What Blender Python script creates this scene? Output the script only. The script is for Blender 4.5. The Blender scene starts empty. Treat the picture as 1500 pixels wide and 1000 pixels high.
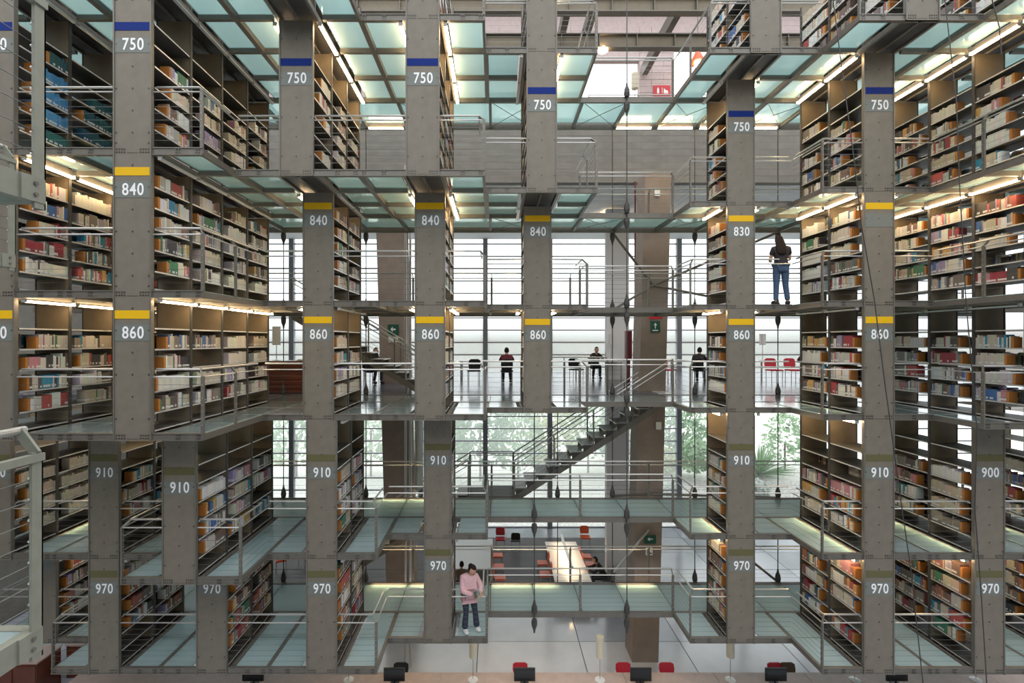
import bpy, math, random
import numpy as np
from mathutils import Vector, Matrix
random.seed(11)
S = bpy.context.scene
C = S.collection

# ------------------------------------------------------------------ camera, sky, exposure
EYE = 9.56                                   # camera height above the ground floor
cam = bpy.data.cameras.new('camera'); co = bpy.data.objects.new('camera', cam); C.objects.link(co)
co.location = (0, 0, EYE); co.rotation_euler = (math.pi/2, 0, 0)
cam.sensor_width = 36; cam.lens = 16.8; cam.shift_x = 25/1500; cam.shift_y = -1/1500
cam.clip_start = .05; cam.clip_end = 400
S.camera = co
F = 700.0
def at(px, py, y):                            # measuring aid: photo pixel -> point at depth y
    return Vector(((px-725)*y/F, y, EYE-(py-499)*y/F))
w = bpy.data.worlds.new('overcast_sky'); S.world = w; w.use_nodes = True
wn = w.node_tree; bg = wn.nodes['Background']; bg.inputs[1].default_value = 2.75
wt = wn.nodes.new('ShaderNodeTexCoord'); wx = wn.nodes.new('ShaderNodeSeparateXYZ'); wr = wn.nodes.new('ShaderNodeValToRGB')
wn.links.new(wt.outputs['Generated'], wx.inputs[0]); wn.links.new(wx.outputs[2], wr.inputs[0]); wn.links.new(wr.outputs[0], bg.inputs[0])
e_ = wr.color_ramp.elements; e_[0].position = 0.0; e_[0].color = (.16, .155, .145, 1); e_[1].position = .06; e_[1].color = (.80, .84, .86, 1)
e2 = wr.color_ramp.elements.new(1.0); e2.color = (.97, .98, 1, 1)
S.view_settings.view_transform = 'Standard'; S.view_settings.look = 'None'
S.view_settings.exposure = 0.0; S.view_settings.gamma = 1; S.view_settings.use_curve_mapping = False

# ------------------------------------------------------------------ materials
def mat(name, col, rough=.5, metal=0, noise=0, nscale=6, bump=0, spec=.5, emit=None, es=0):
    m = bpy.data.materials.new(name); m.use_nodes = True
    nt = m.node_tree; b = nt.nodes['Principled BSDF']
    b.inputs['Roughness'].default_value = rough; b.inputs['Metallic'].default_value = metal
    b.inputs['Specular IOR Level'].default_value = spec
    b.inputs['Base Color'].default_value = (*col, 1)
    if noise or bump:
        tc = nt.nodes.new('ShaderNodeTexCoord'); nz = nt.nodes.new('ShaderNodeTexNoise')
        nz.inputs['Scale'].default_value = nscale; nz.inputs['Detail'].default_value = 6
        nt.links.new(tc.outputs['Object'], nz.inputs['Vector'])
        if noise:
            r = nt.nodes.new('ShaderNodeMapRange'); r.inputs[1].default_value = .3; r.inputs[2].default_value = .7
            r.inputs[3].default_value = 1-noise; r.inputs[4].default_value = 1+noise
            nt.links.new(nz.outputs[0], r.inputs[0])
            mx = nt.nodes.new('ShaderNodeVectorMath'); mx.operation = 'SCALE'; mx.inputs[0].default_value = col
            nt.links.new(r.outputs[0], mx.inputs['Scale']); nt.links.new(mx.outputs[0], b.inputs['Base Color'])
        if bump:
            bp = nt.nodes.new('ShaderNodeBump'); bp.inputs['Strength'].default_value = bump; bp.inputs['Distance'].default_value = .02
            nt.links.new(nz.outputs[0], bp.inputs['Height']); nt.links.new(bp.outputs[0], b.inputs['Normal'])
    if emit:
        b.inputs['Emission Color'].default_value = (*emit, 1); b.inputs['Emission Strength'].default_value = es
    return m
M = {}
M['panel'] = mat('column_paint', (.172, .152, .120), .55, .1, .10, 5)
M['steel'] = mat('steel_paint', (.155, .143, .122), .45, .3, .08, 9)
M['dark'] = mat('dark_steel', (.06, .058, .055), .5, .3, .1, 7)
M['upright'] = mat('upright_paint', (.18, .145, .095), .5, 0, .08, 6)
M['shelf'] = mat('shelf_paint', (.085, .078, .066), .45, .1, .06, 8)
M['lip'] = mat('shelf_edge', (.62, .61, .58), .35, .3)
M['rail'] = mat('brushed_rail', (.5, .49, .47), .3, .6)
M['cable'] = mat('cable_steel', (.18, .18, .17), .35, .8)
M['near'] = mat('near_paint', (.22, .225, .185), .5, .1, .08, 12)
M['blue'] = mat('blue_band', (.004, .022, .17), .6, spec=.15)
M['yellow'] = mat('yellow_band', (.72, .43, .01), .5, spec=.2)
M['olive'] = mat('olive_band', (.115, .108, .05), .5, spec=.2)
M['patch'] = mat('number_patch', (.150, .165, .150), .5)
M['white'] = mat('white_print', (.85, .85, .85), .5)
M['bolt'] = mat('bolt_head', (.10, .095, .085), .35, .7)
M['housing'] = mat('lamp_housing', (.35, .35, .33), .4)
M['tube_on'] = mat('lit_tube', (1, .95, .85), .4, emit=(1, .70, .39), es=34)
M['tube_off'] = mat('unlit_tube', (.55, .55, .52), .3)
M['concrete'] = mat('board_concrete', (.22, .205, .18), .8, 0, .12, 2.5, .3)
M['concrete_red'] = mat('column_concrete', (.28, .225, .19), .8, 0, .10, 3, .3)
M['tile'] = [mat('floor_slab_%s' % c, v, .16, 0, .06, 1.2, spec=1.0) for c, v in
             (('pale', (.62, .63, .68)), ('grey', (.47, .50, .56)), ('dark', (.38, .40, .46)), ('blue', (.52, .56, .62)))]
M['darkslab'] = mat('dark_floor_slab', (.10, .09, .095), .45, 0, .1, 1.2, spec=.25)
M['joint'] = mat('slab_joint', (.12, .12, .13), .6)
M['polished'] = mat('polished_concrete', (.10, .105, .13), .22, 0, .12, 1.5)
M['wood'] = mat('pink_wood', (.48, .37, .33), .35, 0, .1, 4)
M['mahogany'] = mat('mahogany', (.13, .035, .018), .3, 0, .2, 5)
M['table'] = mat('white_laminate', (.74, .73, .72), .3)
M['black'] = mat('black_plastic', (.015, .015, .016), .4)
M['screen'] = mat('screen', (.02, .022, .025), .15)
M['orange'] = mat('orange_plastic', (.75, .12, .03), .4)
M['red'] = mat('red_plastic', (.55, .02, .04), .4)
M['darkred'] = mat('dark_red_paint', (.13, .012, .02), .5)
M['chrome'] = mat('chrome_leg', (.6, .6, .6), .2, .9)
M['cream'] = mat('lamp_shade_paper', (.68, .62, .48), .7)
M['green_sign'] = mat('green_sign', (.01, .09, .06), .5)
M['red_sign'] = mat('red_sign', (.55, .02, .04), .5)
M['mull'] = mat('mullion_paint', (.26, .28, .31), .4, .2)
M['transom'] = mat('transom_paint', (.34, .36, .38), .4, .2)
M['pipe'] = mat('pipe_metal', (.5, .5, .51), .3, .5)
M['brick'] = mat('pink_block', (.50, .40, .39), .8, 0, .08, 8)
M['whitewall'] = mat('white_wall', (.75, .76, .78), .7)
M['gravel'] = mat('pale_gravel', (.66, .65, .61), .9, 0, .25, 8, .3)
M['leaf_y'] = mat('leaf_yellow', (.58, .62, .30), .6)
M['leaf_g'] = mat('leaf_green', (.38, .55, .33), .6)
M['leaf_d'] = mat('leaf_dark', (.25, .40, .24), .6)
M['leaf_w'] = mat('leaf_silver', (.6, .66, .6), .6)
M['skin'] = mat('skin', (.48, .27, .18), .5)
M['hair'] = mat('dark_hair', (.018, .011, .009), .8, spec=.2)
M['pink'] = mat('pink_fleece', (.58, .36, .38), .85, 0, .06, 20)
M['denim'] = mat('denim', (.045, .085, .16), .8, 0, .15, 25)
M['darkdenim'] = mat('dark_denim', (.022, .032, .055), .8, 0, .12, 25)
M['tee'] = mat('black_cotton', (.02, .018, .022), .85)
M['maroon'] = mat('maroon_cotton', (.14, .02, .03), .85)
M['brown'] = mat('brown_wool', (.13, .085, .06), .85)
M['shoe'] = mat('white_shoe', (.65, .65, .64), .5)
M['rope'] = mat('dark_cable', (.03, .03, .03), .5)

def glassmat(name, tcol, dcol, k_gloss, k_diff, clear=0.0, rough=.12):
    m = bpy.data.materials.new(name); m.use_nodes = True; nt = m.node_tree; nt.nodes.clear()
    o = nt.nodes.new('ShaderNodeOutputMaterial'); t = nt.nodes.new('ShaderNodeBsdfTranslucent'); t.inputs[0].default_value = (*tcol, 1)
    d = nt.nodes.new('ShaderNodeBsdfDiffuse'); d.inputs[0].default_value = (*dcol, 1)
    g = nt.nodes.new('ShaderNodeBsdfGlossy'); g.inputs['Roughness'].default_value = rough
    a = nt.nodes.new('ShaderNodeMixShader'); a.inputs[0].default_value = k_diff
    nt.links.new(t.outputs[0], a.inputs[1]); nt.links.new(d.outputs[0], a.inputs[2])
    last = a
    if clear:
        tr = nt.nodes.new('ShaderNodeBsdfTransparent'); tr.inputs[0].default_value = (*[min(1, c*1.1) for c in tcol], 1)
        c = nt.nodes.new('ShaderNodeMixShader'); c.inputs[0].default_value = clear
        nt.links.new(a.outputs[0], c.inputs[1]); nt.links.new(tr.outputs[0], c.inputs[2]); last = c
    fr = nt.nodes.new('ShaderNodeLayerWeight'); fr.inputs[0].default_value = .5
    pw = nt.nodes.new('ShaderNodeMath'); pw.operation = 'POWER'; pw.inputs[1].default_value = 3.0
    nt.links.new(fr.outputs['Facing'], pw.inputs[0])
    mu = nt.nodes.new('ShaderNodeMath'); mu.operation = 'MULTIPLY_ADD'; mu.inputs[1].default_value = .35*k_gloss; mu.inputs[2].default_value = .03*k_gloss; mu.use_clamp = True
    nt.links.new(pw.outputs[0], mu.inputs[0])
    b = nt.nodes.new('ShaderNodeMixShader'); nt.links.new(mu.outputs[0], b.inputs[0])
    nt.links.new(last.outputs[0], b.inputs[1]); nt.links.new(g.outputs[0], b.inputs[2])
    nt.links.new(b.outputs[0], o.inputs[0])
    return m
M['glass'] = glassmat('frosted_floor_glass', (.43, .65, .64), (.66, .79, .81), 3.0, .42)
M['pane'] = glassmat('frosted_pane', (.90, .95, .93), (.8, .85, .83), .4, .10, clear=.76)
M['clear'] = glassmat('clear_pane', (.9, .95, .93), (.8, .85, .83), .5, .05, clear=.97, rough=.02)
def clear_face():
    m = bpy.data.materials.new('clear_underside'); m.use_nodes = True; nt = m.node_tree; nt.nodes.clear()
    o = nt.nodes.new('ShaderNodeOutputMaterial'); t = nt.nodes.new('ShaderNodeBsdfTransparent'); t.inputs[0].default_value = (.95, 1, .98, 1)
    g = nt.nodes.new('ShaderNodeBsdfGlossy'); g.inputs['Roughness'].default_value = .02
    b = nt.nodes.new('ShaderNodeMixShader'); b.inputs[0].default_value = .025
    nt.links.new(t.outputs[0], b.inputs[1]); nt.links.new(g.outputs[0], b.inputs[2]); nt.links.new(b.outputs[0], o.inputs[0])
    return m
M['clearface'] = clear_face()
def bookmat():
    m = bpy.data.materials.new('book_covers'); m.use_nodes = True; nt = m.node_tree; b = nt.nodes['Principled BSDF']
    b.inputs['Roughness'].default_value = .55
    a = nt.nodes.new('ShaderNodeAttribute'); a.attribute_name = 'Col'
    h = nt.nodes.new('ShaderNodeAttribute'); h.attribute_name = 'lab'
    g1 = nt.nodes.new('ShaderNodeMath'); g1.operation = 'COMPARE'; g1.inputs[1].default_value = .2; g1.inputs[2].default_value = .085
    nt.links.new(h.outputs['Fac'], g1.inputs[0])
    mx = nt.nodes.new('ShaderNodeMix'); mx.data_type = 'RGBA'; mx.inputs['B'].default_value = (.60, .60, .58, 1)
    nt.links.new(g1.outputs[0], mx.inputs['Factor']); nt.links.new(a.outputs['Color'], mx.inputs['A'])
    nt.links.new(mx.outputs['Result'], b.inputs['Base Color'])
    return m
M['book'] = bookmat()

# ------------------------------------------------------------------ helpers
class MB:
    def __init__(s): s.v = []; s.f = []; s.m = []; s.mats = []
    def mi(s, m):
        if m not in s.mats: s.mats.append(m)
        return s.mats.index(m)
    def box(s, x0, x1, y0, y1, z0, z1, m, top=None, bottom=None, sides=None, mt=None):
        n = len(s.v)
        vs = [(x0,y0,z0),(x1,y0,z0),(x1,y1,z0),(x0,y1,z0),(x0,y0,z1),(x1,y0,z1),(x1,y1,z1),(x0,y1,z1)]
        if mt: vs = [tuple(mt @ Vector(p)) for p in vs]
        s.v += vs
        fs = [(0,3,2,1),(4,5,6,7),(0,1,5,4),(1,2,6,5),(2,3,7,6),(3,0,4,7)]
        ms = [bottom or m, top or m, m, sides or m, m, sides or m]
        for f, q in zip(fs, ms): s.f.append([n+i for i in f]); s.m.append(s.mi(q))
        return s
    def bar(s, a, b, r, m, seg=6, r2=None):
        a = Vector(a); b = Vector(b); d = (b-a)
        if d.length < 1e-6: return s
        q = d.normalized().to_track_quat('Z', 'Y').to_matrix(); r2 = r if r2 is None else r2
        n = len(s.v)
        for p, rr in ((a, r), (b, r2)):
            for i in range(seg):
                t = 2*math.pi*i/seg
                s.v.append(tuple(p + q @ Vector((rr*math.cos(t), rr*math.sin(t), 0))))
        mi = s.mi(m)
        for i in range(seg):
            j = (i+1) % seg; s.f.append([n+i, n+j, n+seg+j, n+seg+i]); s.m.append(mi)
        s.f.append([n+i for i in range(seg)][::-1]); s.m.append(mi); s.f.append([n+seg+i for i in range(seg)]); s.m.append(mi)
        return s
    def flat(s, a, b, w, t, m, up=(0,0,1)):    # rectangular bar from a to b, width w along up x dir, thickness t
        a = Vector(a); b = Vector(b); d = b-a; L = d.length
        z = d.normalized(); x = Vector(up).cross(z)
        if x.length < 1e-4: x = Vector((1,0,0))
        x.normalize(); y = z.cross(x)
        mt = Matrix((x, y, z)).transposed().to_4x4(); mt.translation = a
        return s.box(-w/2, w/2, -t/2, t/2, 0, L, m, mt=mt)
    def lathe(s, c, prof, m, seg=10):
        n = len(s.v); mi = s.mi(m); k = len(prof)
        for r, z in prof:
            for i in range(seg):
                t = 2*math.pi*i/seg; s.v.append((c[0]+r*math.cos(t), c[1]+r*math.sin(t), c[2]+z))
        for j in range(k-1):
            for i in range(seg):
                q = (i+1) % seg; s.f.append([n+j*seg+i, n+j*seg+q, n+(j+1)*seg+q, n+(j+1)*seg+i]); s.m.append(mi)
        s.f.append([n+i for i in range(seg)][::-1]); s.m.append(mi); s.f.append([n+(k-1)*seg+i for i in range(seg)]); s.m.append(mi)
        return s
    def poly(s, pts, t, m, axis=1):             # extrude a closed outline (list of (a,b)) by t along axis (0=x,1=y)
        n = len(s.v); k = len(pts); mi = s.mi(m)
        for o in (0, t):
            for a, b in pts: s.v.append((a, o, b) if axis == 1 else (o, a, b))
        s.f.append([n+i for i in range(k)]); s.m.append(mi); s.f.append([n+k+i for i in range(k)][::-1]); s.m.append(mi)
        for i in range(k):
            j = (i+1) % k; s.f.append([n+i, n+k+i, n+k+j, n+j]); s.m.append(mi)
        return s
    def mesh(s, name):
        me = bpy.data.meshes.new(name); me.from_pydata(s.v, [], s.f)
        for q in s.mats: me.materials.append(q)
        me.polygons.foreach_set('material_index', s.m); me.update()
        return me
    def obj(s, name, parent=None, loc=(0,0,0)):
        return link(name, s.mesh(name), parent, loc)
def link(name, me, parent=None, loc=(0,0,0), rz=0):
    o = bpy.data.objects.new(name, me); o.location = loc; o.rotation_euler = (0, 0, rz)
    if parent: o.parent = parent
    C.objects.link(o); return o
def tag(o, label=None, cat=None, group=None, kind=None):
    if label: o['label'] = label
    if cat: o['category'] = cat
    if group: o['group'] = group
    if kind: o['kind'] = kind
    return o
def empty(name, loc, label, cat, group=None, rz=0):
    return tag(link(name, None, None, loc, rz), label, cat, group)
CACHE = {}
def boxmesh(name, dx, dy, dz, m, top=None, bottom=None, sides=None):   # centred in x,y ; base z=0
    key = (name, round(dx, 3), round(dy, 3), round(dz, 3), m.name)
    if key not in CACHE:
        CACHE[key] = MB().box(-dx/2, dx/2, -dy/2, dy/2, 0, dz, m, top, bottom, sides).mesh(name)
    return CACHE[key]
def pbox(name, parent, x0, x1, y0, y1, z0, z1, m, **k):
    return link(name, boxmesh(name, x1-x0, y1-y0, z1-z0, m, **k), parent, ((x0+x1)/2, (y0+y1)/2, z0))
ORD = ['zeroth','first','second','third','fourth','fifth','sixth','seventh','eighth','ninth','tenth','eleventh','twelfth','thirteenth',
 'fourteenth','fifteenth','sixteenth','seventeenth','eighteenth','nineteenth','twentieth'] + ['twenty-'+q for q in
 ('first','second','third','fourth','fifth','sixth','seventh','eighth','ninth')] + ['thirtieth'] + ['thirty-'+q for q in
 ('first','second','third','fourth','fifth','sixth','seventh','eighth','ninth')] + ['fortieth']

# ------------------------------------------------------------------ layout
ZB = [15.45, 12.59, 10.26, 7.93, 5.075, 2.73]      # underside of each walkway level
LV = ['topmost', 'blue banded', 'upper yellow banded', 'lower yellow banded', 'upper olive banded', 'bottom']
YE = 11.8; YB = 13.3; HW = 1.145; W = .6
UP = dict(Z=-10.4, A=-8.13, B=-5.90, C=-3.62, D=-1.33, E=.96, G=5.55, H=7.86, I=10.12, J=12.4)
LO = dict(Z=-10.2, A=-8.0, B=-5.80, C=-3.55, D=-1.29, E=.96, G=5.55, H=7.86, I=10.12, J=12.4)
UNITS = {0: dict(A=4, B=4, C=4, D=3, E=2, G=2, H=3, I=4),
         1: dict(A=4, B=4, C=3, D=3, E=2, G=1, H=2, I=4),
         2: dict(A=4, B=4, C=2, D=2, E=1, G=1, H=2, I=4),
         3: dict(A=4, B=4, C=2, D=2, E=1, G=1, H=2, I=3),
         4: dict(Z=2, A=2, B=3, C=2, D=1, G=1, H=2, I=2, J=2),
         5: dict(Z=1, A=2, B=2, C=2, D=1, G=1, H=2, I=2, J=2)}
NUM = {1: '750', 2: '840', 3: '860', 4: '910', 5: '970'}
BAND = {1: 'blue', 2: 'yellow', 3: 'yellow', 4: 'olive', 5: 'olive'}
LIT = {1: 'Cl Cr Dl Dr Er Gr Hl Il', 2: 'Ar Cl Dl Dr Gl Gr Hl Hr Il', 3: 'Ar Br Cl Dl Dr El Er Gl Gr',
       4: 'Zr Ar Gl Gr Hl', 5: 'Zr Gl Hl Il Jl'}
def colx(k, c): return (UP if k < 4 else LO)[c] + (-.03 if (k, c) == (1, 'C') else 0)
def ceil_of(k): return ZB[k-1] if k else ZB[0]+2.33
def shelf_heights(k):
    tall = k in (1, 4)
    return [.16] + [.453+.3475*i for i in range(6 if tall else 5)]

# ------------------------------------------------------------------ the setting
def struct(name, o, label=None): o.name = name; return tag(o, label, None, None, 'structure')
struct('wall_front', MB().box(-17, 27.5, -14.3, -14, 0, 19, M['concrete']).obj('wall'), 'opposite side of the hall behind the camera')
struct('floor_front', MB().box(-17, 27.5, -14, 4, -.3, 0, M['tile'][1]).obj('floor'), 'stone floor of the hall under and behind the camera')
fl = tag(link('floor', None), 'polished pale grey stone slab floor of the ground level', None, None, 'structure')
MB().box(-17, 27.4, 4, 24.6, -.3, -.03, M['joint']).obj('floor_bed', fl)
xs = [2.67+3.2*i for i in range(-6, 8)]; ys = [4+1.6*i for i in range(14)]
for i in range(len(xs)-1):
    for j in range(len(ys)-1):
        y1 = min(ys[j+1], 24.6)
        if ys[j] > 24: continue
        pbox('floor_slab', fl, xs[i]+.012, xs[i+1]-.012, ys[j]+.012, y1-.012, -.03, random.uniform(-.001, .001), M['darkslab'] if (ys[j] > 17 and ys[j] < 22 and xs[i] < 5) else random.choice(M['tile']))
rf = MB().box(-16, 26.5, YB+.12, 24.5, 7.75, 8.05, M['polished']).obj('floor'); struct('floor_reading', rf, 'dark polished concrete floor of the reading level')
def board_wall(name, x0, x1, y0, y1, z0, z1, m, label, bh=.2, bl=2.4):
    base = MB().box(x0, x1, y0+.02, y1, z0, z1, m).obj(name); struct(name, base, label)
    z = z0; r = 0
    while z < z1-.02:
        x = x0 - (bl/2 if r % 2 else 0)
        while x < x1:
            a, b = max(x, x0), min(x+bl, x1)
            if b-a > .1: pbox('board_course', base, a+.004, b-.004, y0+.012+random.choice((0, .002, .004)), y0+.02, z+.002, min(z+bh, z1)-.002, m)
            x += bl
        z += bh; r += 1
    return base
board_wall('wall_back', -14, 16, 15.7, 16.0, 14.76, 16.95, M['concrete'], 'board-marked concrete parapet wall above the reading level', .22, 31)
struct('ceiling_reading', MB().box(-14, 26, 16.0, 24.5, 14.76, 15.0, M['whitewall']).obj('ceiling'), 'pale soffit over the reading level')
struct('floor_upper', MB().box(-14, 16, 16.0, 24.5, 16.7, 16.86, M['concrete']).obj('floor'))
struct('wall_left', MB().box(-17, -16.7, -14, 24.6, 0, 20, M['concrete']).obj('wall'), 'concrete end wall behind the far left bookcases')
struct('wall_right', MB().box(27.2, 27.5, -14, 24.6, 0, 20, M['concrete']).obj('wall'), 'concrete end wall behind the far right bookcases')
struct('ceiling', MB().box(-17, 27.5, 17.6, 18.6, 22.2, 22.5, M['whitewall']).obj('ceiling'), 'roof slab above the hanging bookcases')
# pink block wall of the upper floor, with two bright openings
uw = MB(); 
for a, b, c, d in ((-14, 3.2, 16.86, 22.2), (5.45, 6.75, 16.86, 22.2), (8.3, 16, 16.86, 22.2), (3.2, 5.45, 20.15, 22.2), (6.75, 8.3, 20.6, 22.2)):
    uw.box(a, b, 18.03, 18.3, c, d, M['brick'])
uwo = uw.obj('wall_upper'); struct('wall_upper', uwo, 'pink block wall of the floor above the concrete parapet')
z = 16.9; r = 0
while z < 21.4:
    for a, b in ((-3, 3.2), (5.45, 6.75), (8.3, 11)):
        x = a
        while x < b-.05:
            e = min(x + (.9 if (r % 2 == 0 or x > a) else .45), b)
            pbox('block', uwo, x+.006, e-.006, 18.0, 18.03, z+.006, z+.244, M['brick']); x = e
    z += .25; r += 1
# facade
win = tag(link('window_1', None), 'tall frosted louvred glass facade behind the reading floor', None, None, 'structure')
YW = 24.5; mx = [-.49+3.3*i for i in range(-5, 9)]
for x in mx: pbox('mullion', win, x-.12, x+.12, YW-.15, YW+.1, 0, 14.76, M['mull'])
zz = [.0]
while zz[-1] < 14.2: zz.append(zz[-1]+.63)
for i in range(len(mx)-1):
    for z in zz:
        z1 = min(z+.63, 14.76)
        clearzone = (i >= 8 and i <= 10 and z < 6.8)
        if clearzone and z > .1: continue
        if clearzone:
            pbox('glass_pane', win, mx[i]+.13, mx[i+1]-.13, YW, YW+.02, .08, 6.9, M['clear']); continue
        pbox('transom', win, mx[i]+.12, mx[i+1]-.12, YW-.06, YW+.06, z, z+.055, M['transom'])
        if z < .9: pbox('glass_pane', win, mx[i]+.13, mx[i+1]-.13, YW, YW+.02, z+.06, z1-.01, M['clear']); continue
        me = CACHE.get('louvre')
        if not me:
            me = MB().box(-1.52, 1.52, -.008, .008, -.27, .27, M['pane']).mesh('louvre'); CACHE['louvre'] = me
        o = link('louvre', me, win, ((mx[i]+mx[i+1])/2, YW, z+.345)); o.rotation_euler.x = math.radians(-14)
# concrete columns (leaning)
def leaning(x_top, z_top, x_bot, z_bot, y, wd, name, label):
    m = MB(); n = len(m.v)
    for (x, z) in ((x_bot, z_bot), (x_top, z_top)):
        for dx, dy in ((-1,-1),(1,-1),(1,1),(-1,1)): m.v.append((x+dx*wd/2, y+dy*wd/2, z))
    m.f = [[0,3,2,1],[4,5,6,7],[0,1,5,4],[1,2,6,5],[2,3,7,6],[3,0,4,7]]; m.mi(M['concrete_red']); m.m = [0]*6
    o = m.obj(name); return tag(o, label, 'column')
leaning(-3.78, 14.76, -3.36, 0, 17.5, .97, 'concrete_column', 'leaning concrete column left of centre behind the descending stair')
leaning(4.86, 14.6, 4.47, 0, 14.6, .78, 'concrete_column', 'leaning concrete column right of centre carrying steel struts')

# ------------------------------------------------------------------ walkways
def bolts(mb, x0, x1, y, z, n, m):
    for i in range(n):
        x = x0+(x1-x0)*(i+.5)/n; mb.box(x-.011, x+.011, y-.008, y, z-.011, z+.011, m)
def edges(k, c):
    ks = list((UP if k < 4 else LO).keys()); xs_ = [colx(k, q) for q in ks]; i = ks.index(c); x = xs_[i]
    l = (xs_[i-1]+x)/2 if i and x-xs_[i-1] < 2.6 else x-HW
    r = (xs_[i+1]+x)/2 if i+1 < len(xs_) and xs_[i+1]-x < 2.6 else x+HW
    return l, r
def where(k, c):
    names = list(UNITS[k]); return ORD[names.index(c)+1]
def deck(k, c, n):
    x = colx(k, c); l, r = edges(k, c); yf = YE-n; zb = ZB[k]; zt = zb+.12
    rt = empty('glass_walkway', (x, yf, zb), f'glass floored walkway around {where(k,c)} bookcase from left on the {LV[k]} level', 'walkway', 'glass walkways between the bookcases')
    L, R = l-x, r-x
    st = M['steel']
    m = MB().box(L, R, 0, .06, 0, .125, st).box(L, R, -.015, .0, 0, .018, st).box(L, R, -.015, 0, .107, .125, st)
    m.obj('edge_beam', rt)
    for xx in (L, R-.05, -W/2-.07, W/2+.02):
        pbox('side_beam', rt, xx, xx+.05, .06, n, 0, .105, st)
    for j in range(n):
        y0 = j+ (.06 if j == 0 else .035); y1 = j+1-.035
        for (a, b) in ((L+.05, -W/2-.155), (W/2+.155, R-.05)):
            pbox('glass_panel', rt, a, b, j+.02 if j else .05, j+1-.01, .095, .12, M['glass'], bottom=M['clearface'])
            if j: pbox('cross_beam', rt, a, b, j-.035, j+.035, 0, .09, st)
    m = MB(); 
    for xx in (L+.06, R-.09, (L-W/2)/2, (R+W/2)/2): bolts(m, xx-.03, xx+.06, -.015, .035, 2, M['bolt']); bolts(m, xx-.03, xx+.06, -.015, .09, 2, M['bolt'])
    tag(m.obj('bolt_row', rt), None, None, None, 'stuff')
    return rt
def bridge(k):
    zb = ZB[k]; x0, x1 = -11.4, 13.6
    rt = empty('glass_bridge', (0, YE, zb), f'long glass cross bridge behind the bookcases on the {LV[k]} level', 'walkway', 'cross bridges behind the bookcases')
    st = M['steel']
    pbox('front_beam', rt, x0, x1, 0, .07, 0, .125, st)
    pbox('back_beam', rt, x0, x1, 1.43, 1.5, -.03, .125, st)
    x = UP['A']-HW*2; i = 0
    while x < x1-1:
        pbox('cross_beam', rt, x-.035, x+.035, .07, 1.43, -.01, .09, st)
        pbox('glass_panel', rt, x+.01, x+1.135, .07, 1.34, .095, .12, M['glass'], bottom=M['clearface'])
        if k in (0, 1) and i % 2 == 1:
            g = MB().bar((x+.05, .1, .03), (x+1.1, 1.4, .03), .008, M['cable']).bar((x+.05, 1.4, .03), (x+1.1, .1, .03), .008, M['cable'])
            g.obj('cross_brace', rt)
        x += 1.1445; i += 1
for k in range(6): bridge(k)
for k in UNITS:
    for c, n in UNITS[k].items(): deck(k, c, n)

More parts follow.
